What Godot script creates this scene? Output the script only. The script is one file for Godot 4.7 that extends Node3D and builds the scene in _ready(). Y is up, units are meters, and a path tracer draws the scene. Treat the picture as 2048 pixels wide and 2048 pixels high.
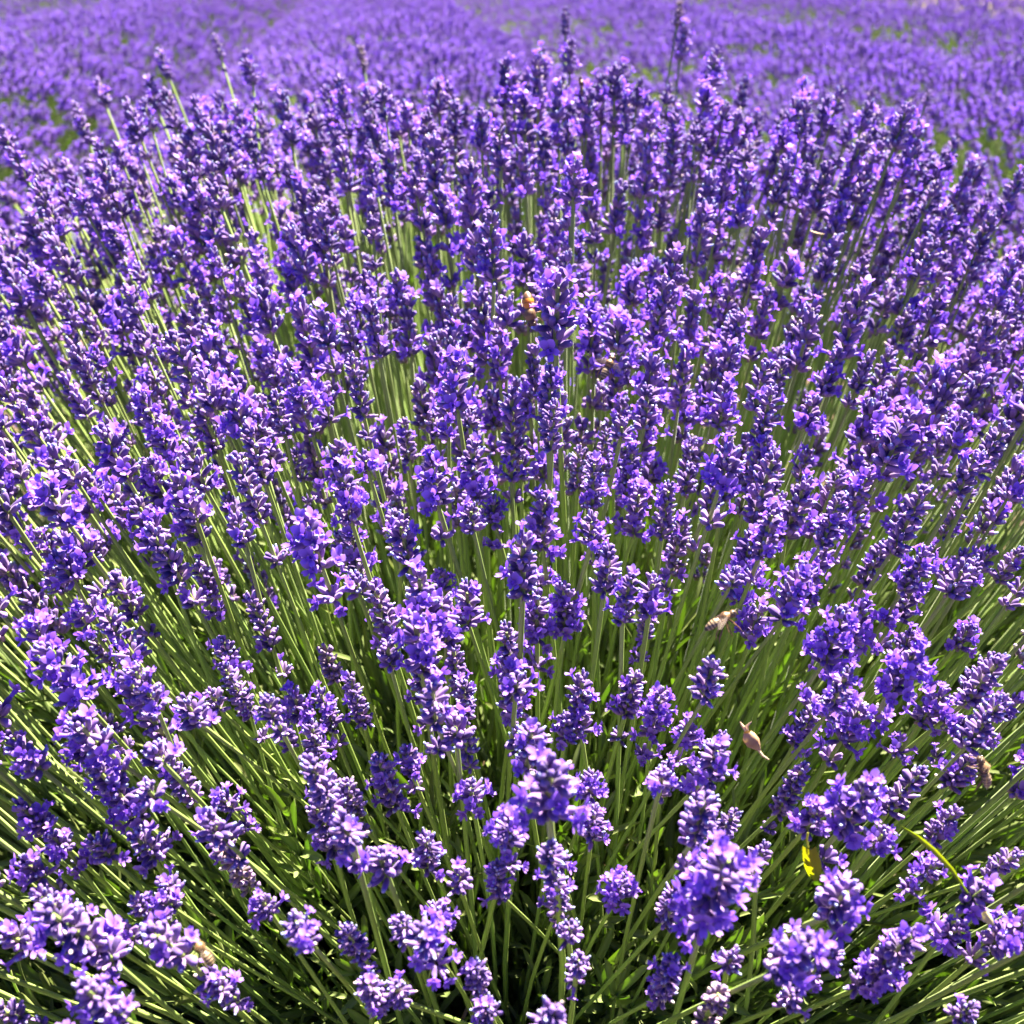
extends Node3D
# A lavender field in full sun: one big bush close to the lens, rows of more bushes running away behind it, bees at work.

const EYE := Vector3(0, 0.95, 0)
const PITCH := 24.5
const ROW_DIR := Vector3(-0.107, 0, -0.9943)      # the planted rows run away, a little to the left
const ROW_OUT := Vector3(0.9943, 0, -0.107)
const ROW_GAP := 1.6
const PITCH_WHORL := 0.0086

var rng := RandomNumberGenerator.new()
var names := {}
var m_calyx: StandardMaterial3D
var m_petal: StandardMaterial3D
var m_green: StandardMaterial3D
var m_leaf: StandardMaterial3D
var spent_whorls := []
var whorls := []          # [ArrayMesh, Array of floret places]
var tops := []
var florets := []
var spikes := []          # whole stalks for the far field and the crowd
var far_spikes := []
var shoots := []
var stalks := []          # what was built as things: [node, head, openness, whorl count, scale, axis]


# ---------------------------------------------------------------- mesh helpers
class MB:
	var v := PackedVector3Array()
	var c := PackedColorArray()
	var ix := PackedInt32Array()

	func tube(pts: Array, rad: Array, cols: Array, sides: int, ridge := 0.0, flat := 1.0, cap := true) -> void:
		var first := v.size()
		var n := pts.size()
		var side := Vector3.RIGHT
		for i in n:
			var d: Vector3 = (pts[mini(i + 1, n - 1)] - pts[maxi(i - 1, 0)]).normalized()
			if absf(d.dot(side)) > 0.9:
				side = Vector3.BACK if absf(d.z) < 0.8 else Vector3.UP
			side = (side - d * d.dot(side)).normalized()
			var w := side.cross(d)
			for k in sides:
				var a := TAU * k / sides
				var r: float = rad[i] * (1.0 + (ridge if k % 2 == 0 else -ridge))
				v.append(pts[i] + side * cos(a) * r + w * sin(a) * r * flat)
				c.append(cols[i] * (1.12 if k % 2 == 0 and ridge > 0.0 else 1.0))
		for i in n - 1:
			for k in sides:
				var a := first + i * sides + k
				var b := first + i * sides + (k + 1) % sides
				ix.append_array([a, b, b + sides, a, b + sides, a + sides])
		if cap:
			var e := first + (n - 1) * sides
			v.append(pts[n - 1] + (pts[n - 1] - pts[n - 2]).normalized() * rad[n - 1] * 0.4)
			c.append(cols[n - 1])
			var q := v.size() - 1
			for k in sides:
				ix.append_array([e + k, e + (k + 1) % sides, q])

	func blob(t: Transform3D, col: Color, sides := 6, rings := 4, col2 := Color(-1, 0, 0)) -> void:
		var first := v.size()
		for i in rings + 1:
			var th := PI * i / rings
			for k in sides:
				var a := TAU * k / sides
				v.append(t * Vector3(sin(th) * cos(a), -cos(th), sin(th) * sin(a)))
				c.append(col if col2.r < 0.0 else col.lerp(col2, float(i) / rings))
		for i in rings:
			for k in sides:
				var a := first + i * sides + k
				var b := first + i * sides + (k + 1) % sides
				ix.append_array([a, b, b + sides, a, b + sides, a + sides])

	func grid(f: Callable, nu: int, nv: int, fc: Callable) -> void:      # f(u, v) -> point, fc(u, v) -> colour; u and v run 0..1
		var first := v.size()
		for j in nv + 1:
			for i in nu + 1:
				v.append(f.call(float(i) / nu, float(j) / nv))
				c.append(fc.call(float(i) / nu, float(j) / nv))
		for j in nv:
			for i in nu:
				var a := first + j * (nu + 1) + i
				ix.append_array([a, a + nu + 1, a + nu + 2, a, a + nu + 2, a + 1])

	func add(o: MB, t: Transform3D, tint := Color.WHITE) -> void:
		var first := v.size()
		v.append_array(t * o.v)
		for x in o.c:
			c.append(x * tint)
		for x in o.ix:
			ix.append(x + first)

	func arrays() -> Array:
		var nrm := PackedVector3Array()
		nrm.resize(v.size())
		for i in range(0, ix.size(), 3):
			var p := v[ix[i]]
			var n := (v[ix[i + 2]] - p).cross(v[ix[i + 1]] - p)
			nrm[ix[i]] += n
			nrm[ix[i + 1]] += n
			nrm[ix[i + 2]] += n
		for i in nrm.size():
			nrm[i] = nrm[i].normalized() if nrm[i].length_squared() > 1e-30 else Vector3.UP
		var a := []
		a.resize(Mesh.ARRAY_MAX)
		a[Mesh.ARRAY_VERTEX] = v
		a[Mesh.ARRAY_NORMAL] = nrm
		a[Mesh.ARRAY_COLOR] = c
		a[Mesh.ARRAY_INDEX] = ix
		return a


func mesh_of(pairs: Array) -> ArrayMesh:                                # [MB, material, MB, material ...]
	var m := ArrayMesh.new()
	for i in range(0, pairs.size(), 2):
		if pairs[i].v.size():
			m.add_surface_from_arrays(Mesh.PRIMITIVE_TRIANGLES, pairs[i].arrays())
			m.surface_set_material(m.get_surface_count() - 1, pairs[i + 1])
	return m


func numbered(called: String) -> String:
	var n: int = names.get(called, 0)
	names[called] = n + 1
	return called if n == 0 else "%s_%03d" % [called, n]


func thing(called: String, label: String, category: String, at := Vector3.ZERO, group := "") -> Node3D:
	var o := Node3D.new()
	o.name = numbered(called)
	o.position = at
	add_child(o, true)
	o.set_meta("label", label)
	o.set_meta("category", category)
	if group:
		o.set_meta("group", group)
	return o


func mass(called: String, label: String, category: String) -> Node3D:
	var o := thing(called, label, category)
	o.set_meta("kind", "stuff")
	return o


func part(called: String, m: Mesh, parent: Node3D, t := Transform3D()) -> MeshInstance3D:
	var o := MeshInstance3D.new()
	o.name = called
	o.mesh = m
	o.transform = t
	parent.add_child(o, true)
	return o


func copies(called: String, m: Mesh, where: Array, tints: Array, parent: Node3D) -> void:
	if where.is_empty():
		return
	var mm := MultiMesh.new()
	mm.transform_format = MultiMesh.TRANSFORM_3D
	mm.use_colors = true
	mm.mesh = m
	mm.instance_count = where.size()
	for i in where.size():
		mm.set_instance_transform(i, where[i])
		mm.set_instance_color(i, tints[i])
	var o := MultiMeshInstance3D.new()
	o.name = called
	o.multimesh = mm
	parent.add_child(o, true)


func rnd(a: float, b: float) -> float:
	return rng.randf_range(a, b)


func along(y: Vector3, roll := 0.0) -> Basis:                            # a frame whose +Y points along y
	y = y.normalized()
	var x := (Vector3.RIGHT if absf(y.x) < 0.8 else Vector3.BACK)
	x = (x - y * x.dot(y)).normalized()
	return Basis(x, y, x.cross(y)).rotated(y, roll)


func hue(c: Color, spread: float) -> Color:
	var k := 1.0 + rnd(-spread, spread)
	return Color(c.r * k * (1.0 + rnd(-spread, spread) * 0.4), c.g * k, c.b * k * (1.0 + rnd(-spread, spread) * 0.3))


# ---------------------------------------------------------------- plant pieces (metres)
func calyx(mb: MB, t: Transform3D, length: float, r: float, col: Color, sides := 8, lod := false) -> void:
	var pale := col.lerp(Color(0.30, 0.22, 0.32), 0.35)
	var tip := col.lerp(Color(0.22, 0.14, 0.42), 0.5)
	var prof := [[0.0, 0.35], [0.14, 0.72], [0.42, 1.0], [0.74, 0.98], [0.93, 0.86], [1.0, 0.62]] if not lod else [[0.0, 0.4], [0.4, 1.0], [0.97, 0.8]]
	var pts := []
	var rad := []
	var cols := []
	var bow := rnd(-0.07, 0.07)
	for p in prof:
		pts.append(t * Vector3(bow * length * sin(p[0] * PI), p[0] * length, 0))
		rad.append(p[1] * r)
		cols.append(pale.lerp(col, clampf(p[0] * 2.4, 0, 1)).lerp(tip, clampf(p[0] * 2.5 - 1.4, 0, 1)))
	mb.tube(pts, rad, cols, sides, 0.0 if lod else 0.09)


func lobe(mb: MB, phi: float, length: float, width: float, bend: float, rim: float, y0: float, t: Transform3D, col: Color, cup: float, nu := 2, nv := 4) -> void:
	var d := Vector3(sin(phi), 0, cos(phi))
	var w := Vector3(cos(phi), 0, -sin(phi))
	var throat := col.lerp(Color(0.08, 0.02, 0.16), 0.7)
	var edge := col.lerp(Color(0.74, 0.58, 0.92), 0.45)
	mb.grid(func(u: float, v: float) -> Vector3:
		var a := v * bend
		var out := rim + length * (sin(a) / maxf(bend, 0.01)) * 1.0
		var up := y0 + length * ((1.0 - cos(a)) / maxf(bend, 0.01)) * -0.0 + length * v * cos(bend * 0.55) * 0.55
		var wide := width * (0.30 + 0.75 * sin(PI * clampf(0.12 + v * 0.80, 0, 1))) * (u - 0.5)
		var lift := -cup * length * (u - 0.5) * (u - 0.5) * 4.0 * v
		lift += 0.09 * length * sin(u * 9.0 + phi * 3.0) * v
		return t * (d * (out - lift * 0.5) + w * wide + Vector3.UP * (up - lift)),
		nu, nv,
		func(u: float, v: float) -> Color:
			return throat.lerp(col, clampf(v * 2.6, 0, 1)).lerp(edge, clampf(v * 1.6 - 0.9, 0, 1) * 0.8 + absf(u - 0.5) * 0.25))


func floret_mb(kind: int, lod := false) -> MB:                          # origin at the calyx mouth, +Y out of it, +Z the side of the upper lip
	var mb := MB.new()
	var col := hue(Color(0.37, 0.180, 0.70), 0.14)
	var open := [1.0, 0.85, 0.65, 1.0, 0.4, 0.9][kind % 6] as float
	var t := Transform3D(Basis().rotated(Vector3.UP, rnd(-0.5, 0.5)), Vector3(0, -0.0006, 0))
	var lean := rnd(-0.15, 0.15)
	var pts := [Vector3(0, -0.0012, 0), Vector3(0, 0.0016, 0), Vector3(lean * 0.001, 0.0034, -0.0002), Vector3(lean * 0.002, 0.0046, -0.0004)]
	var tube := []
	for p in pts:
		tube.append(t * p)
	mb.tube(tube, [0.0006, 0.0009, 0.0011, 0.0016], [col * 0.95, col.lerp(Color(0.5, 0.4, 0.8), 0.25), col, col * 0.9], 4 if lod else 6, 0.0, 1.0, false)
	var h := 0.0044
	var nu := 1 if lod else 2
	var nv := 2 if lod else 4
	for s in [-1.0, 1.0]:
		lobe(mb, s * 0.40, rnd(0.0041, 0.0051), rnd(0.0034, 0.0042), 0.75 * open + 0.1, 0.0011, h, t, hue(col, 0.06), rnd(-0.25, 0.1), nu, nv)
		lobe(mb, s * rnd(1.75, 1.95), rnd(0.0029, 0.0038), rnd(0.0023, 0.0030), 1.5 * open + 0.15, 0.0012, h - 0.0003, t, hue(col, 0.06), rnd(-0.1, 0.3), nu, nv)
	lobe(mb, PI + rnd(-0.2, 0.2), rnd(0.0032, 0.0042), rnd(0.0025, 0.0032), 1.6 * open + 0.2, 0.0012, h - 0.0005, t, hue(col, 0.06), rnd(-0.1, 0.3), nu, nv)
	return mb


func whorl_mb(n: int, low: float, high: float, reach: float, lod := false, spent := false) -> Array:      # [calyces, places for florets]
	var mb := MB.new()
	var spots := []
	var base := Color(0.165, 0.084, 0.250)
	for i in n:
		var phi := TAU * (i + rnd(-0.35, 0.35)) / n
		var tier := i % 3
		var el := deg_to_rad(rnd(low, high) + [-12.0, 4.0, 17.0][tier])
		var out := Vector3(cos(phi), 0, sin(phi))
		var d := out * cos(el) + Vector3.UP * sin(el)
		var at: Vector3 = out * 0.0013 + Vector3.UP * rnd(-0.0012, 0.0016) + Vector3.UP * [-0.0007, 0.0, 0.0012][tier]
		var length := rnd(0.0060, 0.0082) * reach
		var r := rnd(0.00128, 0.00172) * (0.8 + 0.2 * reach)
		var col := hue(base, 0.22).lerp(Color(0.33, 0.225, 0.36), rnd(0.0, 0.55))
		if rng.randf() < 0.42:
			col = col.lerp(Color(0.026, 0.016, 0.085), rnd(0.55, 0.95))
		if spent:
			col = hue(Color(0.23, 0.17, 0.20), 0.25).lerp(Color(0.16, 0.10, 0.06), rnd(0.0, 0.7))
		var b := along(d)
		# turn the frame so that +Z is the side towards the stem's tip
		var z := (Vector3.UP - d * d.y).normalized()
		b = Basis(d.cross(z), d, z)
		var t := Transform3D(b, at)
		calyx(mb, t, length, r, col, 6 if lod else 8, lod)
		var mouth := t * Vector3(0, length * 0.96, 0)
		spots.append(Transform3D(b, mouth))
		var q := rng.randf() if not spent else rnd(0.3, 0.6)
		if q < 0.26:                                                      # a bud not yet open, bluish
			mb.blob(Transform3D(b.scaled_local(Vector3(0.0010, 0.0013, 0.0010)), mouth + d * 0.0007), hue(Color(0.24, 0.25, 0.50), 0.25), 5, 3)
			if not lod:
				mb.blob(Transform3D(b.scaled_local(Vector3(0.0008, 0.0007, 0.0007)), mouth + d * 0.0017 + z * 0.0003), hue(Color(0.40, 0.42, 0.62), 0.25), 5, 3)
		elif q < 0.38:                                                     # a flower that has faded
			mb.blob(Transform3D(b.scaled_local(Vector3(0.0010, 0.0014, 0.0011)), mouth + d * 0.0010), hue(Color(0.50, 0.38, 0.36), 0.25), 5, 3, Color(0.62, 0.52, 0.46))
	# papery bract pair under the whorl
	if not lod:
		for s in [-1.0, 1.0]:
			var t := Transform3D(along(Vector3(s, 0.7, rnd(-0.4, 0.4))), Vector3(s * 0.0012, -0.0022, 0))
			mb.tube([t * Vector3.ZERO, t * Vector3(0, 0.002, 0), t * Vector3(0, 0.0042, 0)], [0.0008, 0.0017, 0.0003], [Color(0.2, 0.15, 0.12), Color(0.26, 0.18, 0.2), Color(0.22, 0.14, 0.2)], 5, 0.0, 0.25)
	return [mb, spots]


func stem_mb(pts: Array, r: float, col: Color) -> MB:
	var mb := MB.new()
	var rad := []
	var cols := []
	for i in pts.size():
		var f := float(i) / (pts.size() - 1)
		rad.append(r * (1.12 - 0.25 * f))
		cols.append(col.lerp(Color(0.22, 0.24, 0.10), f * 0.35))
	mb.tube(pts, rad, cols, 8, 0.10)
	return mb


func leaf_mb(mb: MB, t: Transform3D, length: float, width: float, curl: float, col: Color, nv := 6) -> void:
	var mid := col.lerp(Color(0.24, 0.27, 0.15), 0.35)
	mb.grid(func(u: float, v: float) -> Vector3:
		var wide := width * (0.45 + 0.75 * sin(PI * clampf(0.10 + v * 0.74, 0, 1))) * (1.0 if v < 0.86 else sqrt(maxf(0.0, 1.0 - (v - 0.86) * (v - 0.86) / 0.0196)) ) * (u - 0.5)
		var roll := -absf(u - 0.5) * absf(u - 0.5) * width * 1.3
		return t * Vector3(wide, length * v * (1.0 - 0.12 * curl * curl * v), length * curl * 0.5 * v * v + roll),
		4, nv,
		func(u: float, v: float) -> Color: return (mid if absf(u - 0.5) < 0.1 else col).lerp(Color(0.20, 0.22, 0.08), 0.25 * v))


func shoot_mb(seed_kind: int) -> MB:                                    # a leafy, flowerless shoot, +Y up, about 16 cm
	var mb := MB.new()
	var tall := rnd(0.13, 0.19)
	var pts := []
	var bow := Vector3(rnd(-0.02, 0.02), 0, rnd(-0.02, 0.02))
	for i in 6:
		var f := i / 5.0
		pts.append(Vector3(0, tall * f, 0) + bow * f * f)
	mb.tube(pts, [0.0013, 0.0012, 0.0011, 0.001, 0.0009, 0.0006], [Color(0.13, 0.12, 0.06), Color(0.13, 0.15, 0.06), Color(0.12, 0.17, 0.05), Color(0.12, 0.17, 0.05), Color(0.13, 0.18, 0.06), Color(0.15, 0.2, 0.07)], 5)
	var n := 8
	for i in n:
		var f := 0.12 + 0.86 * i / (n - 1.0)
		var at := Vector3(0, tall * f, 0) + bow * f * f
		for s in 2:
			var az := PI * s + PI / 2 * (i % 2) + rnd(-0.4, 0.4)
			var open := deg_to_rad(rnd(14, 38) * (1.15 - 0.6 * f))
			var b := Basis().rotated(Vector3.RIGHT, open).rotated(Vector3.UP, az)
			var size := (1.0 - 0.45 * f * f) * rnd(0.8, 1.15)
			leaf_mb(mb, Transform3D(b, at), 0.047 * size, 0.0046 * size, rnd(-0.35, 0.5), hue(Color(0.105, 0.155, 0.040).lerp(Color(0.17, 0.215, 0.055), f), 0.22))
	return mb


func spike_mb(n: int, open: float, gap: int, lod := false) -> Array:   # a whole stalk, head centre at the origin, the stem down -Y: [green and calyx, petals]
	var body := MB.new()
	var petals := MB.new()
	var pitch := PITCH_WHORL
	var half := (n - 1) * pitch * 0.5
	for i in n:
		var f := float(i) / maxf(1.0, n - 1.0)
		var w := whorl_mb(int(lerpf(12, 7, f)) - (3 if lod else 0), lerpf(20, 54, f), lerpf(54, 78, f), lerpf(1.08, 0.90, f), lod)
		var t := Transform3D(Basis().rotated(Vector3.UP, rnd(0, TAU)), Vector3(0, -half + pitch * i, 0))
		body.add(w[0], t)
		for s in w[1]:
			if rng.randf() < open * 0.34 * (1.2 - 0.7 * f):
				petals.add(floret_mb(rng.randi() % 6, lod), t * (s as Transform3D))
	var low := -half
	for g in int(gap):
		low -= rnd(0.012, 0.024)
		var w := whorl_mb(9 - g * 2, 22, 54, 1.0, lod)
		var t := Transform3D(Basis(), Vector3(0, low, 0))
		body.add(w[0], t)
		for s in w[1]:
			if rng.randf() < open * 0.4:
				petals.add(floret_mb(rng.randi() % 6, lod), t * (s as Transform3D))
	var bow := Vector3(rnd(-0.03, 0.03), 0, rnd(-0.03, 0.03))
	var pts := []
	for i in 8:
		var f := i / 7.0
		pts.append(Vector3(0, lerpf(-0.60, half, f), 0) + bow * (1.0 - f) * (1.0 - f))
	body.add(stem_mb(pts, 0.00125, hue(Color(0.195, 0.290, 0.055), 0.12)), Transform3D())
	return [body, petals]


# ---------------------------------------------------------------- where things grow
func ground_y(x: float, z: float) -> float:
	var p := Vector3(x, 0, z + 0.85)
	var u := p.dot(ROW_OUT)
	var s := p.dot(ROW_DIR)
	var near := smoothstep(1.9, 0.6, Vector2(u * 0.9, s).length())
	var ridge := 0.5 + 0.5 * cos(TAU * u / ROW_GAP)
	return 0.12 * near + 0.05 * ridge + 0.012 * sin(7.0 * x + 3.0 * z) * cos(5.0 * z - 2.0 * x) - 0.04


func head_y(x: float, d: float) -> float:                                # height of the flower heads of the near bush; d metres ahead of the lens
	var k := [0.0, 0.50, 0.33, 0.64, 0.48, 0.68, 0.58, 0.72, 0.75, 0.75, 0.885, 0.79, 1.15, 0.85, 1.4, 0.78]
	for i in range(0, 14, 2):
		if d <= k[i + 2]:
			return lerpf(k[i + 1], k[i + 3], (d - k[i]) / (k[i + 2] - k[i])) - 0.2 * x * x - 1.3 * pow(maxf(0.0, absf(x) - 0.33), 1.3)
	return 0.74


func root_of(head: Vector3) -> Vector3:                                  # the stalks of the near bush fan out from its crown
	return Vector3(0.3 * head.x + 0.015, 0.12, -(0.85 + 0.4 * (-head.z - 0.85)))


func seen(p: Vector3) -> Vector3:                                        # x right and y down, each 0..1 in the frame, and the distance ahead (only to word labels)
	var q := (p - EYE).rotated(Vector3.RIGHT, deg_to_rad(PITCH))
	var h := tan(deg_to_rad(22.5))
	return Vector3(0.5 + 0.5 * q.x / (-q.z * h), 0.5 - 0.5 * q.y / (-q.z * h), -q.z)


func make_stalk(head: Vector3, size: float, n: int, open: float, axis: Vector3) -> void:
	var root := root_of(head) + Vector3(rnd(-0.05, 0.05), 0, rnd(-0.05, 0.05))
	var t := thing("lavender_stalk", "", "lavender flower", root, "lavender flowers of the near bush")
	var local := head - root
	var pitch := PITCH_WHORL * size
	var half := (n - 1) * pitch * 0.5
	var sway := Vector3(rnd(-0.026, 0.026), 0, rnd(-0.026, 0.026))
	var spent := rng.randf() < 0.05 and open < 0.3
	var low := local - axis * half
	var gap := n >= 3 and rng.randf() < 0.42
	var gap_len := rnd(0.016, 0.034) * size
	var pts := []
	for i in 9:
		var f := i / 8.0
		pts.append(Vector3.ZERO.lerp(low, f) + sway * sin(PI * f))
	# the stem goes on through the spike
	var top := local + axis * (half - 0.001)
	pts[8] = low
	pts.append(low.lerp(top, 0.5))
	pts.append(top)
	part("stem", mesh_of([stem_mb(pts, 0.00125 * lerpf(0.9, 1.15, rng.randf()) * sqrt(size), hue(Color(0.195, 0.290, 0.055), 0.14)), m_green]), t)
	var bend := Vector3(rnd(-1, 1), 0, rnd(-1, 1)) * 0.0012
	for i in n + (1 if gap else 0):
		var f := float(i) / maxf(1.0, n - 1.0)
		var at := low + axis * pitch * i + bend * sin(PI * clampf(f, 0, 1))
		var pool := spent_whorls if spent else whorls
		if i == n:
			at = low - axis * gap_len
			f = 0.0
		elif i == n - 1 and not spent:
			pool = tops
		var pick := rng.randi() % pool.size()
		var grow := size * lerpf(1.04, 0.88, f) * rnd(0.94, 1.06) * (0.88 if i == n else 1.0)
		var wt := Transform3D(along(axis, rnd(0, TAU)).scaled_local(Vector3.ONE * grow), at)
		var w := part("whorl", pool[pick][0], t, wt)
		var share := open * 0.50 * (1.25 - 0.7 * f) * rnd(0.3, 1.6)
		for s in pool[pick][1]:
			if rng.randf() < share:
				part("floret", florets[rng.randi() % florets.size()], w, s)
	stalks.append([t, head, open, n, size, axis, gap])


func near_bush() -> void:
	# heads set out one by one: x, height and -distance in mm, size in percent, whorls, share of open florets in percent
	var set_out := [
		-160,623,-348,103,5,50, -125,620,-344,103,3,15, -196,589,-378,96,2,80, -162,578,-362,94,2,30, -194,574,-355,76,2,40, -113,579,-363,70,2,70,
		-121,619,-409,99,2,30, -126,606,-444,70,2,50, -152,609,-460,84,6,10, -160,630,-468,98,2,20, -173,611,-444,96,5,90, -158,597,-425,84,3,10,
		-177,596,-425,80,2,10, -204,591,-418,79,2,80, -211,600,-441,87,3,40, -197,596,-430,76,2,60, -210,629,-445,99,2,50, -233,609,-485,72,2,20,
		-197,659,-465,105,4,90, -192,614,-492,77,2,20, -199,609,-480,91,4,30, -168,648,-469,102,2,70, -133,621,-510,70,7,10, -143,620,-504,70,2,10,
		-102,619,-499,83,3,40, -106,615,-483,70,3,10, -91,616,-478,70,4,20, -88,620,-495,70,5,20, -84,609,-450,78,3,40, -81,602,-431,94,5,20,
		-76,607,-449,70,4,0, -143,593,-404,70,2,30, -142,591,-398,70,2,90, -156,586,-386,70,2,10, -152,590,-397,70,2,10, -101,593,-394,70,2,20,
		-56,608,-455,83,6,10, -71,607,-445,70,5,10, -51,619,-388,99,2,60, -36,601,-417,78,4,10, -22,597,-405,77,2,20, -5,596,-405,70,5,10,
		-71,602,-422,70,5,20, -44,592,-383,70,2,10, -30,593,-389,70,2,40, -63,589,-377,70,5,0, -55,583,-359,70,4,40, -44,581,-359,70,3,20,
		-14,583,-365,70,4,10, -9,579,-353,70,2,10, -18,607,-449,78,2,90, 13,679,-357,119,3,90, 35,610,-451,70,3,90, 35,603,-433,70,4,50,
		19,599,-416,74,2,30, 19,594,-399,72,5,10, 23,590,-382,70,2,10, 26,585,-370,70,2,10, 44,596,-400,76,2,90, 65,593,-393,70,5,10,
		60,583,-364,70,8,20, 0,624,-506,94,4,70, 3,616,-478,81,2,50, 33,623,-496,83,6,10, 25,618,-484,70,3,80, 57,622,-506,79,5,10,
		68,619,-494,77,5,90, 81,616,-483,70,3,70, 68,610,-455,70,4,10, -23,622,-501,73,5,10, -21,616,-473,70,2,10, -44,625,-511,84,3,50,
		-74,622,-501,70,6,10, -47,612,-466,70,3,20, 72,651,-341,111,5,60, 86,586,-371,70,2,10, 79,579,-358,84,2,10, 93,602,-432,70,5,10,
		92,613,-467,74,6,10, 105,600,-416,70,2,10, 138,617,-488,70,5,30, 153,631,-468,98,3,70, 124,608,-450,70,7,10, 127,613,-423,97,2,90,
		136,639,-398,104,4,80, 176,605,-453,83,5,10, 158,600,-426,84,2,40, 189,600,-436,72,4,20, 206,605,-468,85,3,40, 202,616,-503,89,3,70,
		224,619,-514,80,3,10, 214,613,-491,72,2,40, 241,614,-507,70,2,80, 120,629,-355,104,3,40, 125,587,-371,70,2,20, 147,586,-370,94,8,50,
		187,601,-390,97,2,50, 209,593,-418,70,4,0, 179,586,-386,70,2,60, 201,586,-386,88,4,60, 108,579,-358,70,2,10, 175,574,-356,70,2,10,
		177,595,-414,70,2,60, -140,695,-654,99,4,30, -124,676,-663,70,3,0, -91,700,-512,110,3,70, -165,682,-576,101,3,70, -205,671,-623,96,4,10,
		-201,716,-582,110,3,60, -192,691,-650,98,3,50, -213,710,-530,113,2,70, -257,651,-612,84,2,90, -231,651,-612,84,3,40, -193,654,-546,98,3,40,
		-244,641,-588,82,2,70, -128,636,-551,83,5,10, -141,629,-533,76,3,60, -188,637,-527,96,2,10, -89,628,-523,80,3,10, -162,644,-579,81,3,40,
		-187,737,-674,111,3,30, -168,726,-649,108,2,30, -206,625,-541,70,4,0, 24,771,-647,146,3,70, -8,719,-729,100,3,40, -30,735,-632,111,3,70,
		-47,687,-702,79,2,0, -62,683,-686,78,4,10, -38,710,-559,107,3,60, -20,701,-594,102,4,60, -10,667,-619,84,2,80, -53,682,-549,102,3,20,
		5,679,-654,87,2,10, 17,674,-590,97,4,70, 38,678,-654,75,4,10, 54,681,-670,70,5,30, 66,702,-744,96,5,10, 68,688,-712,80,3,60,
		69,665,-623,90,4,70, 46,656,-600,76,4,10, 89,655,-599,88,5,30, 70,638,-557,73,6,10, 27,641,-558,90,4,50, 13,639,-552,89,4,80,
		-22,652,-539,97,3,30, -37,647,-576,70,2,70, -66,639,-554,95,5,20, -41,669,-472,106,4,80, -27,628,-518,70,6,10, -83,653,-593,93,6,60,
		-2,632,-529,86,5,50, 122,708,-675,101,3,60, 165,695,-737,96,5,5, 171,704,-673,101,2,30, 234,698,-751,97,5,10, 197,720,-591,111,3,40,
		263,675,-707,80,4,70, 103,719,-555,111,2,70, 103,680,-670,70,3,5, 145,661,-622,90,4,10, 170,675,-667,70,3,10, 184,682,-604,99,4,30,
		154,652,-568,96,5,50, 168,643,-532,97,4,95, 203,642,-562,96,3,30, 198,627,-542,77,3,60, 124,635,-551,89,3,90, 251,659,-635,74,5,10,
		238,644,-594,88,3,70, 286,665,-656,94,5,10, 254,644,-599,83,3,0, 270,644,-599,83,3,10, 233,619,-529,82,4,5, 232,627,-552,78,2,70,
		56,879,-1396,78,4,0, 56,854,-1260,104,3,30, 30,844,-1310,104,3,60, 46,824,-1184,99,4,50, 106,833,-1251,104,3,50, 175,887,-1400,70,4,0,
		179,860,-1388,103,4,60, 176,854,-1142,104,3,70, 242,810,-1365,103,3,10, 312,805,-1278,86,3,10, 377,805,-1363,70,4,0, 301,822,-996,118,3,60,
		437,805,-1363,70,2,0, 233,805,-1094,102,3,50, -157,843,-1380,73,4,10, -252,844,-1256,104,3,30, -309,855,-1386,70,4,0, -365,839,-1378,87,4,20,
		-377,810,-1365,103,4,10, -431,810,-1365,103,3,40, -420,793,-1257,96,5,20, -431,787,-1103,104,5,30, 133,794,-1058,99,7,5, 42,805,-849,117,2,80,
		-9,810,-974,108,3,10, -12,779,-767,115,4,30, 395,769,-995,103,4,5,
	]
	var heads := []
	for i in range(0, set_out.size(), 6):
		var head := Vector3(set_out[i], set_out[i + 1], set_out[i + 2]) * 0.001
		var axis := ((head - root_of(head)).normalized() + Vector3(rnd(-0.05, 0.05), 0.12, rnd(-0.05, 0.05))).normalized()
		heads.append(head)
		make_stalk(head, set_out[i + 3] * 0.0090, set_out[i + 4] + 1, set_out[i + 5] * 0.01, axis)
	# the rest of the bush grows between them
	var wild := []
	# insects and scraps settle where no flower stands in the way
	var sight := [Vector3(0.011, 0.7607, -0.66), Vector3(0.0533, 0.7373, -0.64), Vector3(0.0892, 0.6881, -0.45), Vector3(0.1913, 0.6468, -0.40), Vector3(0.0619, 0.8388, -1.13), Vector3(0.1012, 0.6471, -0.42), Vector3(0.1216, 0.6136, -0.385), Vector3(0.1657, 0.6267, -0.375)]
	var tries := 0
	while wild.size() < 2000 and tries < 140000:
		tries += 1
		var d := rnd(0.16, 1.36)
		var x := rnd(-0.86, 0.86)
		if pow(x / 0.82, 2) + pow((d - 0.8) / 0.62, 2) > 1.0:
			continue
		var head := Vector3(x, head_y(x, d) - absf(rng.randfn(0.0, 0.03 + 0.05 * smoothstep(0.5, 0.9, d))), -d)
		var clear := true
		for h in heads:
			if (h as Vector3).distance_squared_to(head) < (0.00060 if d < 0.6 else (0.00042 if d < 0.8 else 0.00030)):
				clear = false
				break
		for c in sight:
			var line: Vector3 = c - EYE
			var f := clampf((head - EYE).dot(line) / line.length_squared(), 0.0, 1.0)
			if head.distance_to(EYE + line * f) < 0.021:
				clear = false
		if not clear:
			continue
		var s := seen(head)
		if s.x > -0.02 and s.x < 1.02 and s.y < 1.02 and rng.randf() < 0.66 * smoothstep(0.48, 0.80, s.y):                                # the near side is thinner: the leaves show through
			continue
		heads.append(head)
		wild.append(head)
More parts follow.
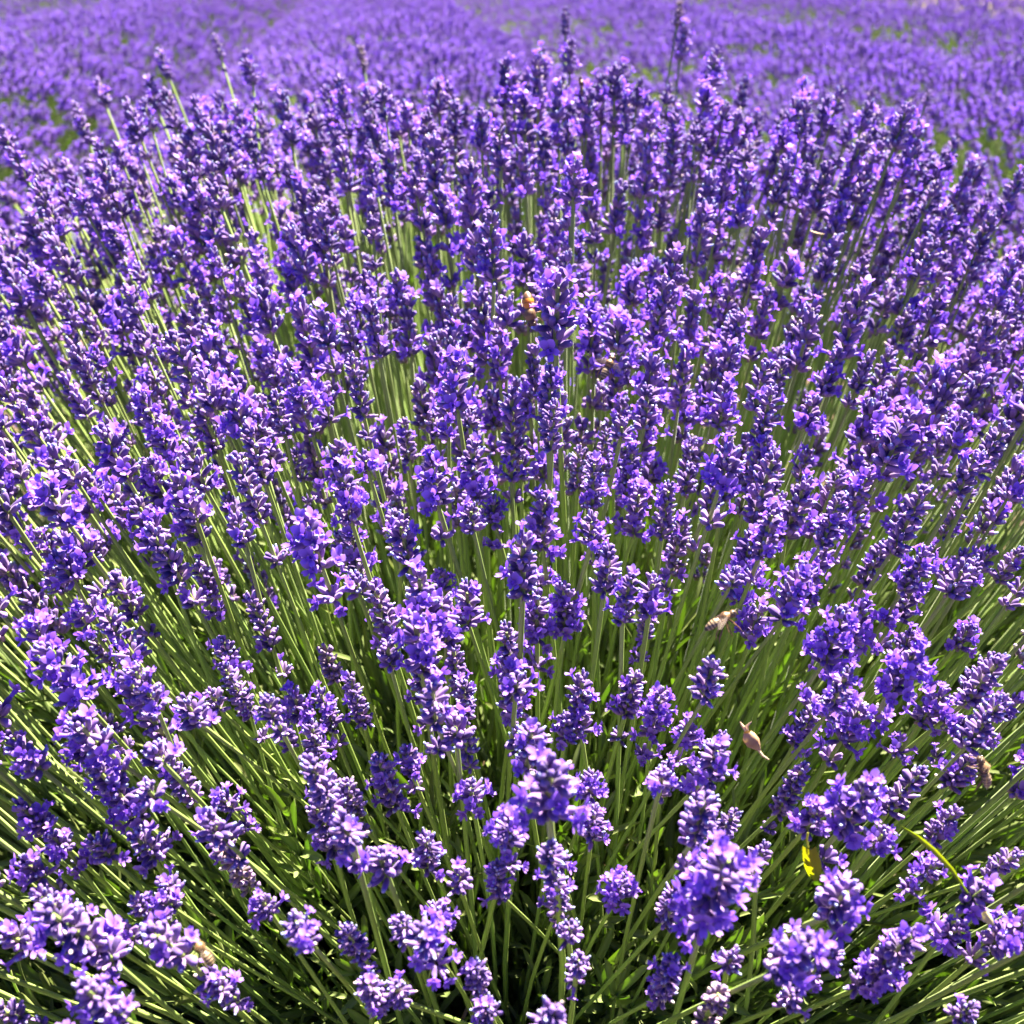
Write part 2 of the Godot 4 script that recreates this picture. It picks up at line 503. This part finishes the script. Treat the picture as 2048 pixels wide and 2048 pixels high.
	wild.sort_custom(func(a: Vector3, b: Vector3) -> bool: return a.distance_squared_to(EYE) < b.distance_squared_to(EYE))
	var left := []
	var room := 300 - stalks.size()
	for h in wild:
		var head: Vector3 = h
		var s := seen(head)
		if room > 0 and s.x > 0.01 and s.x < 0.99 and s.y > 0.06 and s.y < 0.985:
			room -= 1
			var axis := ((head - root_of(head)).normalized() + Vector3(rnd(-0.06, 0.06), 0.12, rnd(-0.06, 0.06))).normalized()
			make_stalk(head, rnd(0.66, 0.98), 2 + rng.randi() % 5, clampf(rng.randfn(0.3, 0.3), 0.0, 0.9), axis)
		else:
			left.append(head)
	var crowd := mass("lavender_flowers", "countless smaller lavender flowers filling the near bush between the larger stalks", "lavender flowers")
	var where := []
	var tint := []
	for i in spikes.size():
		where.append([])
		tint.append([])
	for h in left:
		var head: Vector3 = h
		var axis := ((head - root_of(head)).normalized() + Vector3(rnd(-0.07, 0.07), 0.06, rnd(-0.07, 0.07))).normalized()
		var k := rng.randi() % spikes.size()
		where[k].append(Transform3D(along(axis, rnd(0, TAU)).scaled_local(Vector3.ONE * rnd(0.74, 1.16)), head))
		tint[k].append(shade(0.12))
	for k in spikes.size():
		copies("flower_stalk", spikes[k], where[k], tint[k], crowd)
	# leafy shoots
	var green := mass("lavender_leaves", "narrow grey green leaves and shoots crowding under the near lavender flowers", "lavender leaves")
	where.clear()
	tint.clear()
	for i in shoots.size():
		where.append([])
		tint.append([])
	for i in 5400:
		var a := rnd(0, TAU)
		var q := sqrt(rng.randf())
		var x := q * cos(a) * 0.68
		var d := 0.84 + q * sin(a) * 0.52
		var y := 0.12 + 0.37 * sqrt(maxf(0.0, 1.0 - q * q)) * rnd(0.55, 1.08) - 0.10
		var out := Vector3(x * 1.15, 0.42, -(d - 0.86) * 0.75) + Vector3(rnd(-0.2, 0.2), 0, rnd(-0.2, 0.2))
		var k := rng.randi() % shoots.size()
		where[k].append(Transform3D(along(out, rnd(0, TAU)).scaled_local(Vector3.ONE * rnd(0.7, 1.25)), Vector3(x, y, -d)))
		tint[k].append(shade(0.2))
	for k in shoots.size():
		copies("shoot", shoots[k], where[k], tint[k], green)
	# dead straw and twigs caught low in the bush
	var litter := mass("dry_litter", "tan dead straw and twig bits caught low among the lavender leaves", "litter")
	var mb := MB.new()
	mb.tube([Vector3(-0.012, 0, 0), Vector3(-0.004, 0.001, 0.001), Vector3(0.005, 0, 0), Vector3(0.013, 0.002, 0.001)], [0.0006, 0.0010, 0.0009, 0.0004], [Color(0.30, 0.20, 0.11), Color(0.34, 0.24, 0.14), Color(0.27, 0.17, 0.09), Color(0.22, 0.14, 0.07)], 5, 0.0, 0.6)
	var bits := []
	var bit_tint := []
	for i in 900:
		var a := rnd(0, TAU)
		var r := sqrt(rng.randf())
		var spot := Vector3(r * cos(a) * 0.62, 0.13 + 0.30 * sqrt(maxf(0.0, 1.0 - r * r)) * rnd(0.3, 1.0), -0.82 + r * sin(a) * 0.52)
		bits.append(Transform3D(along(Vector3(rnd(-1, 1), rnd(-1, 1), rnd(-1, 1)), rnd(0, TAU)).scaled_local(Vector3.ONE * rnd(0.4, 1.5)), spot))
		bit_tint.append(shade(0.4))
	copies("straw", mesh_of([mb, m_green]), bits, bit_tint, litter)


func shade(spread: float) -> Color:
	var k := 1.0 + rnd(-spread, spread)
	return Color(k, k * rnd(0.97, 1.03), k * rnd(0.95, 1.05))


func row(offset: float, from: float, to: float, label: String, dense: float) -> void:
	var o := mass("lavender_row", label, "lavender row")
	var fw := []
	var ft := []
	var lw := []
	var lt := []
	for i in far_spikes.size():
		fw.append([])
		ft.append([])
	for i in shoots.size():
		lw.append([])
		lt.append([])
	var s := from
	while s < to:
		var step := 0.10
		var n := int(dense * step * 1.56 * (1.0 if s < 5.0 else maxf(0.45, 5.0 / s)))
		for i in n:
			var u := rnd(-0.82, 0.82)
			var a := s + rnd(0, step)
			var p := Vector3(0, 0, -0.85) + ROW_DIR * a + ROW_OUT * (u + offset)
			var bush := 0.045 * cos(TAU * a / 0.85 + offset * 3.0) + 0.03 * sin(a * 2.7 + offset)
			var g := ground_y(p.x, p.z)
			var r := u / 0.84
			p.y = g + (0.60 + bush) * pow(maxf(0.0, 1.0 - pow(absf(r), 4.0)), 0.5) * 0.62 + 0.24 - absf(rng.randfn(0, 0.035))
			var axis := (Vector3.UP + ROW_OUT * r * 0.75 + ROW_DIR * rnd(-0.22, 0.22) + ROW_OUT * rnd(-0.15, 0.15)).normalized()
			var k := rng.randi() % far_spikes.size()
			fw[k].append(Transform3D(along(axis, rnd(0, TAU)).scaled_local(Vector3.ONE * rnd(0.85, 1.12)), p))
			ft[k].append(shade(0.12))
		for i in int(n * 0.5):
			var u := rnd(-0.62, 0.62)
			var a := s + rnd(0, step)
			var p := Vector3(0, 0, -0.85) + ROW_DIR * a + ROW_OUT * (u + offset)
			var r := u / 0.66
			p.y = ground_y(p.x, p.z) + 0.30 * sqrt(maxf(0.0, 1.0 - r * r)) * rnd(0.4, 1.05)
			var axis := (Vector3.UP + ROW_OUT * r * 0.9 + Vector3(rnd(-0.3, 0.3), 0, rnd(-0.3, 0.3))).normalized()
			var k := rng.randi() % shoots.size()
			lw[k].append(Transform3D(along(axis, rnd(0, TAU)).scaled_local(Vector3.ONE * rnd(0.9, 1.5)), p))
			lt[k].append(shade(0.2))
		s += step
	for k in far_spikes.size():
		copies("flower_stalk", far_spikes[k], fw[k], ft[k], o)
	for k in shoots.size():
		copies("shoot", shoots[k], lw[k], lt[k], o)


func ground() -> void:
	var mb := MB.new()
	# finely stepped near the lens, wide further out
	var xs := []
	for i in 121:
		var f := (i - 60) / 60.0
		xs.append(signf(f) * (absf(f) * 6.0 + pow(absf(f), 5.0) * 60.0))
	mb.grid(func(u: float, v: float) -> Vector3:
		var x: float = xs[roundi(u * 120)]
		var z: float = 1.0 - 7.0 * v - 73.0 * pow(v, 4.0)
		return Vector3(x, ground_y(x, z), z),
		120, 160, func(_u: float, _v: float) -> Color: return Color(1, 1, 1))
	var m := StandardMaterial3D.new()
	m.vertex_color_use_as_albedo = true
	m.roughness = 0.95
	var nt := NoiseTexture2D.new()
	nt.width = 512
	nt.height = 512
	nt.seamless = true
	var fn := FastNoiseLite.new()
	fn.seed = 5
	fn.frequency = 0.02
	fn.fractal_octaves = 6
	nt.noise = fn
	var gr := Gradient.new()
	gr.set_color(0, Color(0.17, 0.12, 0.08))
	gr.set_color(1, Color(0.46, 0.38, 0.28))
	nt.color_ramp = gr
	m.albedo_texture = nt
	m.uv1_triplanar = true
	m.uv1_world_triplanar = true
	m.uv1_scale = Vector3.ONE * 1.6
	var o := MeshInstance3D.new()
	o.name = "ground"
	o.mesh = mesh_of([mb, m])
	add_child(o, true)
	o.set_meta("kind", "structure")
	o.set_meta("label", "brown soil between and under the lavender rows")


# ---------------------------------------------------------------- insects and scraps
func plain(rough: float, gloss := 0.5) -> StandardMaterial3D:
	var m := StandardMaterial3D.new()
	m.vertex_color_use_as_albedo = true
	m.roughness = rough
	m.metallic_specular = gloss
	return m


func insect(called: String, label: String, category: String, at: Vector3, forward: Vector3, dorsal: Vector3, long: float, hover: bool, spread: float, dangle: bool) -> void:
	# built 1 unit long along +Z (head), +Y its back
	var o := thing(called, label, category, at)
	forward = forward.normalized()
	dorsal = (dorsal - forward * forward.dot(dorsal)).normalized()
	o.basis = Basis(dorsal.cross(forward), dorsal, forward).scaled_local(Vector3.ONE * long)
	var body := MB.new()
	var pts := []
	var rad := []
	var cols := []
	var dark := Color(0.030, 0.018, 0.010)
	var tan := Color(0.19, 0.105, 0.04)
	var cream := Color(0.30, 0.215, 0.115)
	var fuzz := Color(0.22, 0.13, 0.045)
	for i in 49:
		var f := i / 48.0                                                     # 0 tail, 1 head
		var z := f - 0.5
		var r := 0.0
		var y := 0.0
		var c := dark
		if f < 0.52:
			var g := f / 0.52
			r = (0.165 if hover else 0.140) * pow(sin(PI * clampf(0.03 + g * 0.83, 0, 1)), 0.62) * (1.0 - (0.05 if hover else 0.28) * smoothstep(0.8, 1.0, g))
			y = -0.055 * pow(1.0 - g, 2.0)
			if hover:
				c = dark.lerp(Color(0.60, 0.22, 0.01), smoothstep(0.40, 0.48, g) * (1.0 - smoothstep(0.92, 0.98, g)))
				if g > 0.62 and g < 0.68:
					c = Color(0.16, 0.07, 0.01)
				if g < 0.40:
					c = Color(0.09, 0.04, 0.015).lerp(Color(0.30, 0.20, 0.12), smoothstep(0.22, 0.0, g))
			else:
				var band := fposmod(g * 5.6 + 0.15, 1.0)
				c = cream.lerp(dark, smoothstep(0.42, 0.56, band) * (1.0 - smoothstep(0.92, 1.0, band)))
				if g < 0.14:
					c = dark
		elif f < 0.80:
			var g := (f - 0.52) / 0.28
			r = (0.125 if hover else 0.085) + (0.04 if hover else 0.075) * sin(PI * clampf(g * 0.96 + 0.02, 0, 1))
			y = 0.012 * sin(PI * g)
			c = fuzz if hover else tan
			if g > 0.30 and g < 0.62:
				c = c.lerp(dark, 0.45)
		else:
			var g := (f - 0.80) / 0.20
			r = 0.055 + 0.068 * sin(PI * clampf(0.15 + g * 0.85, 0, 1))
			y = -0.035 * g
			c = dark.lerp(fuzz, 0.3)
		pts.append(Vector3(0, y, z))
		rad.append(maxf(r, 0.012))
		cols.append(c)
	body.tube(pts, rad, cols, 14, 0.0, 0.92)
	part("body", mesh_of([body, plain(0.45)]), o)
	# hair on the thorax, finer on the belly's bands
	var hair := MB.new()
	for i in 620:
		var f := rnd(0.50, 0.84) if i < 440 else rnd(0.06, 0.5)
		var k := int(f * 48)
		var a := rnd(0, TAU)
		var n := Vector3(cos(a), sin(a), rnd(-0.5, 0.1)).normalized()
		var p: Vector3 = pts[k] + Vector3(cos(a), sin(a) * 0.92, 0) * rad[k] * 0.97
		var l := rnd(0.030, 0.060) if i < 440 else rnd(0.012, 0.028)
		var w := Vector3(-sin(a), cos(a), 0) * 0.0042
		var q := hair.v.size()
		var c := hue((fuzz if hover else Color(0.30, 0.20, 0.09)) if i < 440 else cols[k] * 1.15, 0.25)
		hair.v.append_array([p - w, p + w, p + n * l])
		hair.c.append_array([c * 0.8, c * 0.8, c])
		hair.ix.append_array([q, q + 1, q + 2])
	part("fur", mesh_of([hair, plain(0.8)]), o)
	for s in [-1.0, 1.0]:
		var e := MB.new()
		var big := 1.35 if hover else 1.0
		e.blob(Transform3D(Basis().rotated(Vector3.UP, s * 0.5).scaled_local(Vector3(0.040, 0.068, 0.050) * big), Vector3(s * 0.082, 0.0, 0.43)), Color(0.05, 0.028, 0.014), 12, 8)
		part("eye", mesh_of([e, plain(0.15, 0.7)]), o)
		var an := MB.new()
		an.tube([Vector3(s * 0.03, 0.02, 0.48), Vector3(s * 0.06, 0.03, 0.55), Vector3(s * 0.12, -0.03, 0.62)], [0.011, 0.010, 0.008], [dark, dark, dark], 6)
		part("antenna", mesh_of([an, plain(0.5)]), o)
	var glass := StandardMaterial3D.new()
	glass.albedo_color = Color(0.62, 0.55, 0.45, 0.16)
	glass.transparency = BaseMaterial3D.TRANSPARENCY_ALPHA
	glass.roughness = 0.22
	var vein := plain(0.5)
	for s in [-1.0, 1.0]:
		for j in (1 if hover else 2):
			var wing := Node3D.new()
			wing.name = "wing"
			o.add_child(wing, true)
			wing.position = Vector3(s * 0.085, 0.10, 0.20 - 0.09 * j)
			wing.basis = Basis().rotated(Vector3.RIGHT, -0.15).rotated(Vector3.UP, s * (spread + 0.35 * j)).rotated(Vector3.FORWARD, s * -0.10)
			var l := 0.70 if j == 0 else 0.48
			var w := 0.25 if j == 0 else 0.17
			var mb := MB.new()
			mb.grid(func(u: float, v: float) -> Vector3:
				return Vector3((u - 0.62) * w * (0.25 + 0.95 * sin(PI * clampf(0.05 + v * 0.88, 0, 1))) * s, 0.012 * sin(v * 3.0 + u * 2.0), -l * v + 0.06 * l * u * v),
				6, 10, func(_u: float, _v: float) -> Color: return Color(1, 1, 1))
			part("membrane", mesh_of([mb, glass]), wing)
			var vb := MB.new()
			for g in [[-0.55, 0.9], [-0.15, 0.97], [0.2, 0.8]]:
				vb.tube([Vector3(0, 0.004, 0), Vector3(g[0] * w * 0.62 * s, 0.016, -l * g[1] * 0.55), Vector3(g[0] * w * 0.50 * s, 0.012, -l * g[1])], [0.008, 0.006, 0.003], [Color(0.09, 0.05, 0.02), Color(0.09, 0.05, 0.02), Color(0.09, 0.05, 0.02)], 4)
			part("vein", mesh_of([vb, vein]), wing)
		for j in 3:
			var hip := Vector3(s * 0.075, -0.10, 0.22 - 0.085 * j)
			var back := -0.35 + 0.0 if j == 2 else (0.15 - 0.2 * j)
			var knee := hip + Vector3(s * 0.13, 0.02, back * 0.4)
			var shin := knee + Vector3(s * 0.05, -0.17, back * 0.5)
			var foot := shin + Vector3(s * -0.02, -0.10, back * 0.35)
			if dangle:
				knee = hip + Vector3(s * 0.07, -0.10, back * 0.3)
				shin = knee + Vector3(s * 0.02, -0.20, back * 0.6)
				foot = shin + Vector3(0, -0.14, back * 0.2)
			var lg := MB.new()
			var lc := Color(0.10, 0.045, 0.015)
			var thick := 0.026 if j == 2 else 0.018
			lg.tube([hip, hip.lerp(knee, 0.5), knee, knee.lerp(shin, 0.5), shin, foot], [0.016, 0.019, 0.014, thick, thick * 0.8, 0.007], [lc, lc, lc, lc * 1.4, lc * 1.6, lc * 2.0], 7)
			part("leg", mesh_of([lg, plain(0.5)]), o)


func scraps() -> void:
	var paper := plain(0.7)
	paper.backlight_enabled = true
	paper.backlight = Color(0.5, 0.5, 0.3)
	# the tan husk
	var o := thing("dry_husk", "tan withered husk hanging among green stems below the flying bee", "dry husk", Vector3(0.1012, 0.6471, -0.4334))
	o.scale = Vector3.ONE * 0.68
	var mb := MB.new()
	mb.tube([Vector3(-0.004, 0.006, 0), Vector3(-0.003, 0.003, 0), Vector3(0, -0.001, 0.001), Vector3(0.003, -0.005, 0), Vector3(0.005, -0.008, 0)], [0.0022, 0.0038, 0.0040, 0.0022, 0.0007], [Color(0.30, 0.19, 0.10), Color(0.34, 0.21, 0.11), Color(0.25, 0.14, 0.07), Color(0.32, 0.20, 0.10), Color(0.36, 0.24, 0.12)], 7, 0.16, 0.75)
	part("shell", mesh_of([mb, paper]), o)
	mb = MB.new()
	mb.tube([Vector3(0.004, -0.007, 0), Vector3(0.007, -0.011, 0.001), Vector3(0.011, -0.014, 0.001)], [0.0008, 0.0007, 0.0005], [Color(0.6, 0.44, 0.25), Color(0.6, 0.44, 0.25), Color(0.62, 0.46, 0.27)], 6)
	part("stalk", mesh_of([mb, paper]), o)
	mb = MB.new()
	for s in [[-0.2, 0.6], [0.3, -0.3], [-0.5, -0.2]]:
		mb.tube([Vector3(-0.0045, 0.007, 0), Vector3(-0.005 + s[0] * 0.004, 0.010, s[1] * 0.003), Vector3(-0.004 + s[0] * 0.009, 0.0125, s[1] * 0.005)], [0.0014, 0.0009, 0.0003], [Color(0.50, 0.33, 0.19), Color(0.55, 0.38, 0.22), Color(0.55, 0.40, 0.26)], 5, 0.0, 0.4)
	part("tooth", mesh_of([mb, paper]), o)
	# the yellow leaf scrap
	var yellow := plain(0.5)
	yellow.backlight_enabled = true
	yellow.backlight = Color(1.1, 1.1, 0.4)
	o = thing("yellow_leaf", "bright yellow green leaf scrap hanging beside an upright green stem", "leaf", Vector3(0.1216, 0.6136, -0.3962))
	mb = MB.new()
	mb.grid(func(u: float, v: float) -> Vector3:
		return Vector3(-0.0024 + (u - 0.5) * 0.0062 * (0.55 + 0.6 * sin(PI * (0.15 + 0.75 * v))) + 0.0045 * v, 0.0085 - 0.017 * v, 0.0022 * sin(u * 3.0) + 0.001 * sin(v * 5.0)),
		8, 10, func(u: float, v: float) -> Color: return Color(0.33, 0.32, 0.015).lerp(Color(0.20, 0.27, 0.02), clampf(v * 1.2 - 0.3 + 0.25 * sin(u * 14.0), 0, 1)))
	part("blade", mesh_of([mb, yellow]), o)
	mb = MB.new()
	mb.tube([Vector3(-0.0028, 0.0085, 0.0012), Vector3(-0.0036, 0.0115, 0.0006), Vector3(-0.0034, 0.015, 0)], [0.0004, 0.0004, 0.0005], [Color(0.4, 0.4, 0.08), Color(0.4, 0.4, 0.08), Color(0.4, 0.4, 0.08)], 5)
	part("petiole", mesh_of([mb, yellow]), o)
	# the grass blade
	o = thing("grass_blade", "thin bright yellow green grass blade slanting between violet flower heads", "grass blade", Vector3(0.157, 0.6274, -0.4025))
	var path := [Vector3(0, 0, 0), Vector3(0.0050, -0.0004, 0.0060), Vector3(0.0100, -0.0020, 0.0125), Vector3(0.0150, -0.0050, 0.0200), Vector3(0.0195, -0.0100, 0.0280)]
	mb = MB.new()
	mb.grid(func(u: float, v: float) -> Vector3:
		var f: float = v * 3.999
		var p: Vector3 = (path[int(f)] as Vector3).lerp(path[int(f) + 1], f - int(f))
		return p + Vector3(0.45, 0.75, 0.15) * (u - 0.5) * 0.0028 * sin(PI * clampf(0.10 + 0.80 * v, 0, 1)) + Vector3(0, -0.35, 0.9) * absf(u - 0.5) * 0.0012,
		4, 20, func(u: float, v: float) -> Color: return Color(0.18, 0.28, 0.03).lerp(Color(0.33, 0.40, 0.03), sin(PI * v)) * (0.8 if absf(u - 0.5) < 0.1 else 1.0))
	part("blade", mesh_of([mb, yellow]), o)
	# straws and dead bits
	var spots := [
		[Vector3(0.1775, 0.6214, -0.3558), Vector3(0.6, -0.8, 0.1), 0.007, Color(0.40, 0.35, 0.16), "pale yellow straw tip poking out under a dark violet flower head"],
		[Vector3(0.2101, 0.7724, -0.8532), Vector3(0.9, -0.2, 0.1), 0.010, Color(0.28, 0.19, 0.10), "tan dry straw lying across stems deep between the flower heads"],
		[Vector3(0.0700, 0.5600, -0.4300), Vector3(0.1, 1.0, -0.2), 0.022, Color(0.28, 0.15, 0.07), "crumpled brown dead sprig standing low among the green stems"],
		[Vector3(-0.1700, 0.5200, -0.3500), Vector3(0.3, -1.0, -0.1), 0.018, Color(0.55, 0.24, 0.05), "rusty orange dead leaf strip deep among slanting stems"],
	]
	for s in spots:
		o = thing("dry_straw", s[4], "dry straw", s[0])
		var d: Vector3 = (s[1] as Vector3).normalized() * s[2]
		var side := d.cross(Vector3(0.2, 0.3, 1)).normalized() * (s[2] as float)
		var c: Color = s[3]
		mb = MB.new()
		mb.tube([-d * 0.5, d * -0.2 + side * 0.06, d * 0.2 + side * 0.05, d * 0.5], [0.0012, 0.0016, 0.0012, 0.0003], [c, c * 1.1, c, c * 0.8], 6, 0.1, 0.45)
		part("strip", mesh_of([mb, paper]), o)
		mb = MB.new()
		mb.tube([d * -0.15, d * 0.05 + side * 0.16, d * 0.3 + side * 0.22], [0.0009, 0.0009, 0.0002], [c * 0.8, c, c * 1.1], 5, 0.0, 0.4)
		part("splinter", mesh_of([mb, paper]), o)


func word_labels() -> void:
	# each stalk is told apart by its look and by where it stands from the nearest landmark
	var marks := [
		[Vector2(0.519, 0.309), "the orange hoverfly"], [Vector2(0.593, 0.359), "the spread winged bee"], [Vector2(0.703, 0.605), "the leg dangling bee"],
		[Vector2(0.962, 0.754), "the brown bee"], [Vector2(0.568, 0.084), "the small far bee"], [Vector2(0.198, 0.929), "the half hidden bee"],
		[Vector2(0.793, 0.842), "the yellow leaf scrap"], [Vector2(0.909, 0.834), "the bright grass blade"], [Vector2(0.735, 0.723), "the tan husk"],
		[Vector2(0, 1), "the bottom left corner"], [Vector2(1, 1), "the bottom right corner"], [Vector2(0, 0), "the top left corner"], [Vector2(1, 0), "the top right corner"],
		[Vector2(0.5, 1), "mid bottom edge"], [Vector2(0, 0.5), "mid left edge"], [Vector2(1, 0.5), "mid right edge"], [Vector2(0, 0.75), "the lower left edge"], [Vector2(0, 0.25), "the upper left edge"],
		[Vector2(0.25, 0.25), "the upper left quarter"], [Vector2(0.75, 0.25), "the upper right quarter"], [Vector2(0.25, 0.6), "mid left half"],
		[Vector2(0.4, 0.8), "the lower middle gap"], [Vector2(0.45, 0.52), "the exact photo centre"],
	]
	var ways := ["right of", "lower right of", "below", "lower left of", "left of", "upper left of", "above", "upper right of"]
	var ranks := ["first", "second", "third", "fourth", "fifth", "sixth", "seventh", "eighth", "ninth", "tenth", "eleventh", "twelfth"]
	var rows := {}
	for i in stalks.size():
		var s := seen(stalks[i][1])
		var at := Vector2(s.x, s.y)
		var best := 9.0
		var k := 0
		for j in marks.size():
			var d := at.distance_to(marks[j][0])
			if d < best:
				best = d
				k = j
		var off: Vector2 = at - marks[k][0]
		var w := posmod(roundi(off.angle() / (PI / 4)), 8)
		var key := k * 8 + w
		if not rows.has(key):
			rows[key] = []
		rows[key].append([best, i])
	for key in rows:
		var list: Array = rows[key]
		list.sort_custom(func(a: Array, b: Array) -> bool: return a[0] < b[0])
		for r in list.size():
			var st: Array = stalks[list[r][1]]
			var open: float = st[2]
			var look := "bud tight dusky" if open < 0.06 else ("grey violet budded" if open < 0.2 else ("part open violet" if open < 0.5 else "fully open bright violet"))
			var form := "short" if st[3] <= 3 else ("long" if st[3] >= 6 else "full")
			var axis: Vector3 = st[5]
			var lean := " leaning left" if axis.x < -0.2 else (" leaning right" if axis.x > 0.2 else " upright")
			st[0].set_meta("label", "%s %s spike%s, %s %s %s" % [form, look, lean, ranks[mini(r, 11)], ways[key % 8], marks[key / 8][1]])


func _ready() -> void:
	rng.seed = 20240611
	# camera
	var cam := Camera3D.new()
	cam.name = "camera"
	cam.position = EYE
	cam.rotation_degrees.x = -PITCH
	var at := CameraAttributesPhysical.new()
	at.frustum_focal_length = 28.97
	at.frustum_focus_distance = 0.62
	at.frustum_near = 0.02
	at.frustum_far = 120.0
	at.exposure_aperture = 9.0
	cam.attributes = at
	cam.fov = 45.0
	cam.near = 0.02
	cam.far = 120.0
	add_child(cam)
	cam.current = true
	# sky, sun and exposure
	var sky := ProceduralSkyMaterial.new()
	sky.sky_top_color = Color(0.12, 0.28, 0.80)
	sky.sky_horizon_color = Color(0.60, 0.74, 0.92)
	sky.sky_curve = 0.12
	sky.ground_bottom_color = Color(0.22, 0.20, 0.24)
	sky.ground_horizon_color = Color(0.45, 0.45, 0.55)
	sky.sky_energy_multiplier = 0.45
	var env := Environment.new()
	env.background_mode = Environment.BG_SKY
	env.sky = Sky.new()
	env.sky.sky_material = sky
	env.tonemap_mode = Environment.TONE_MAPPER_LINEAR
	env.tonemap_exposure = 8.4
	env.sdfgi_enabled = true
	env.ssao_enabled = true
	env.ssil_enabled = true
	var we := WorldEnvironment.new()
	we.name = "world"
	we.environment = env
	add_child(we)
	var sun := DirectionalLight3D.new()
	sun.name = "sun"
	sun.light_energy = 1.6
	sun.light_color = Color(1.0, 0.96, 0.90)
	sun.light_angular_distance = 0.5
	sun.shadow_enabled = true
	add_child(sun)
	sun.look_at_from_position(Vector3.ZERO, -Vector3(0.25, 0.89, -0.37))
	# materials
	m_calyx = plain(0.88, 0.2)
	m_calyx.rim_enabled = true
	m_calyx.rim = 0.22
	m_calyx.rim_tint = 0.7
	m_petal = plain(0.5, 0.35)
	m_petal.backlight_enabled = true
	m_petal.backlight = Color(0.75, 0.65, 1.0)
	m_green = plain(0.55, 0.4)
	m_leaf = plain(0.6, 0.35)
	m_leaf.backlight_enabled = true
	m_leaf.backlight = Color(0.55, 0.7, 0.25)
	for n in ["calyx", "petal", "stem", "leaf"]:
		{"calyx": m_calyx, "petal": m_petal, "stem": m_green, "leaf": m_leaf}[n].resource_name = n
	# the large structure
	ground()
	# plant pieces that the plants share
	for i in 14:
		var w := whorl_mb(9 + i % 4, 16, 54, 1.04)
		whorls.append([mesh_of([w[0], m_calyx]), w[1]])
	for i in 4:
		var w := whorl_mb(9 + i, 20, 60, 0.95, false, true)
		spent_whorls.append([mesh_of([w[0], m_calyx]), []])
	for i in 6:
		var w := whorl_mb(8, 48, 74, 0.88)
		tops.append([mesh_of([w[0], m_calyx]), w[1]])
	for i in 12:
		florets.append(mesh_of([floret_mb(i), m_petal]))
	for i in 12:
		var s := spike_mb(2 + i % 4, [0.1, 0.5, 0.8, 0.3, 0.05, 0.6][i % 6], [1, 0, 2, 1][(i / 2) % 4])
		spikes.append(mesh_of([s[0], m_calyx, s[1], m_petal]))
	for i in 6:
		var s := spike_mb(3 + i % 3, 0.9, i % 2)
		far_spikes.append(mesh_of([s[0], m_calyx, s[1], m_petal]))
	for i in 6:
		shoots.append(mesh_of([shoot_mb(i), m_leaf]))
	# plants
	near_bush()
	row(0.0, 0.85, 24.0, "row of lavender running on straight behind the near bush", 560.0)
	row(ROW_GAP, -1.3, 24.0, "broad lavender row on the right beyond the near bush", 560.0)
	row(-ROW_GAP, -1.3, 24.0, "lavender row on the left beyond the near bush and the furrow", 560.0)
	row(ROW_GAP * 2, 2.0, 24.0, "second lavender row out to the right, a smooth violet band", 400.0)
	row(-ROW_GAP * 2, 2.0, 24.0, "second lavender row out to the left, a pale violet band", 400.0)
	row(ROW_GAP * 3, 4.0, 24.0, "third lavender row out to the right, far and hazy violet", 350.0)
	row(-ROW_GAP * 3, 4.0, 24.0, "third lavender row out to the left, far and hazy violet", 350.0)
	# insects
	var up := Vector3(0, cos(deg_to_rad(PITCH)), -sin(deg_to_rad(PITCH)))
	var near := Vector3(0, sin(deg_to_rad(PITCH)), cos(deg_to_rad(PITCH)))
	var right := Vector3.RIGHT
	insect("hoverfly", "hoverfly with orange banded belly, head down on the big central flower head", "hoverfly", Vector3(0.0095, 0.7607, -0.683) + near * 0.024, -up + right * 0.16, near - right * 0.25, 0.0195, true, 0.30, false)
	insect("honeybee", "pale striped honeybee with wings spread, on the flower head right of the hoverfly", "bee", Vector3(0.0533, 0.7373, -0.6613), right * 0.42 + up * 0.85 - near * 0.15, near - right * 0.1 + up * 0.1, 0.0155, false, 1.30, false)
	insect("honeybee", "cream banded honeybee flying with dangling legs between green stems", "bee", Vector3(0.0892, 0.6881, -0.4631), right * 0.84 + up * 0.46, up * 0.85 - right * 0.4 + near * 0.22, 0.0155, false, 0.95, true)
	insect("honeybee", "brown honeybee clinging head up to a dark flower head near the right edge", "bee", Vector3(0.1913, 0.6468, -0.4113), up * 0.9 - right * 0.35 + near * 0.25, right * 0.7 + near * 0.3, 0.0150, false, 0.5, false)
	insect("honeybee", "tiny blurred honeybee beside the tallest flower head at the back", "bee", Vector3(0.0619, 0.8388, -1.1582), up - right * 0.1, right * 0.8 + near * 0.3, 0.0165, false, 0.15, false)
	insect("honeybee", "honeybee half hidden behind a plump flower head near the bottom left", "bee", Vector3(-0.1175, 0.603, -0.3584), up * 0.8 - right * 0.6, right * 0.7 + near * 0.5 + up * 0.3, 0.0135, false, 0.3, false)
	scraps()
	word_labels()
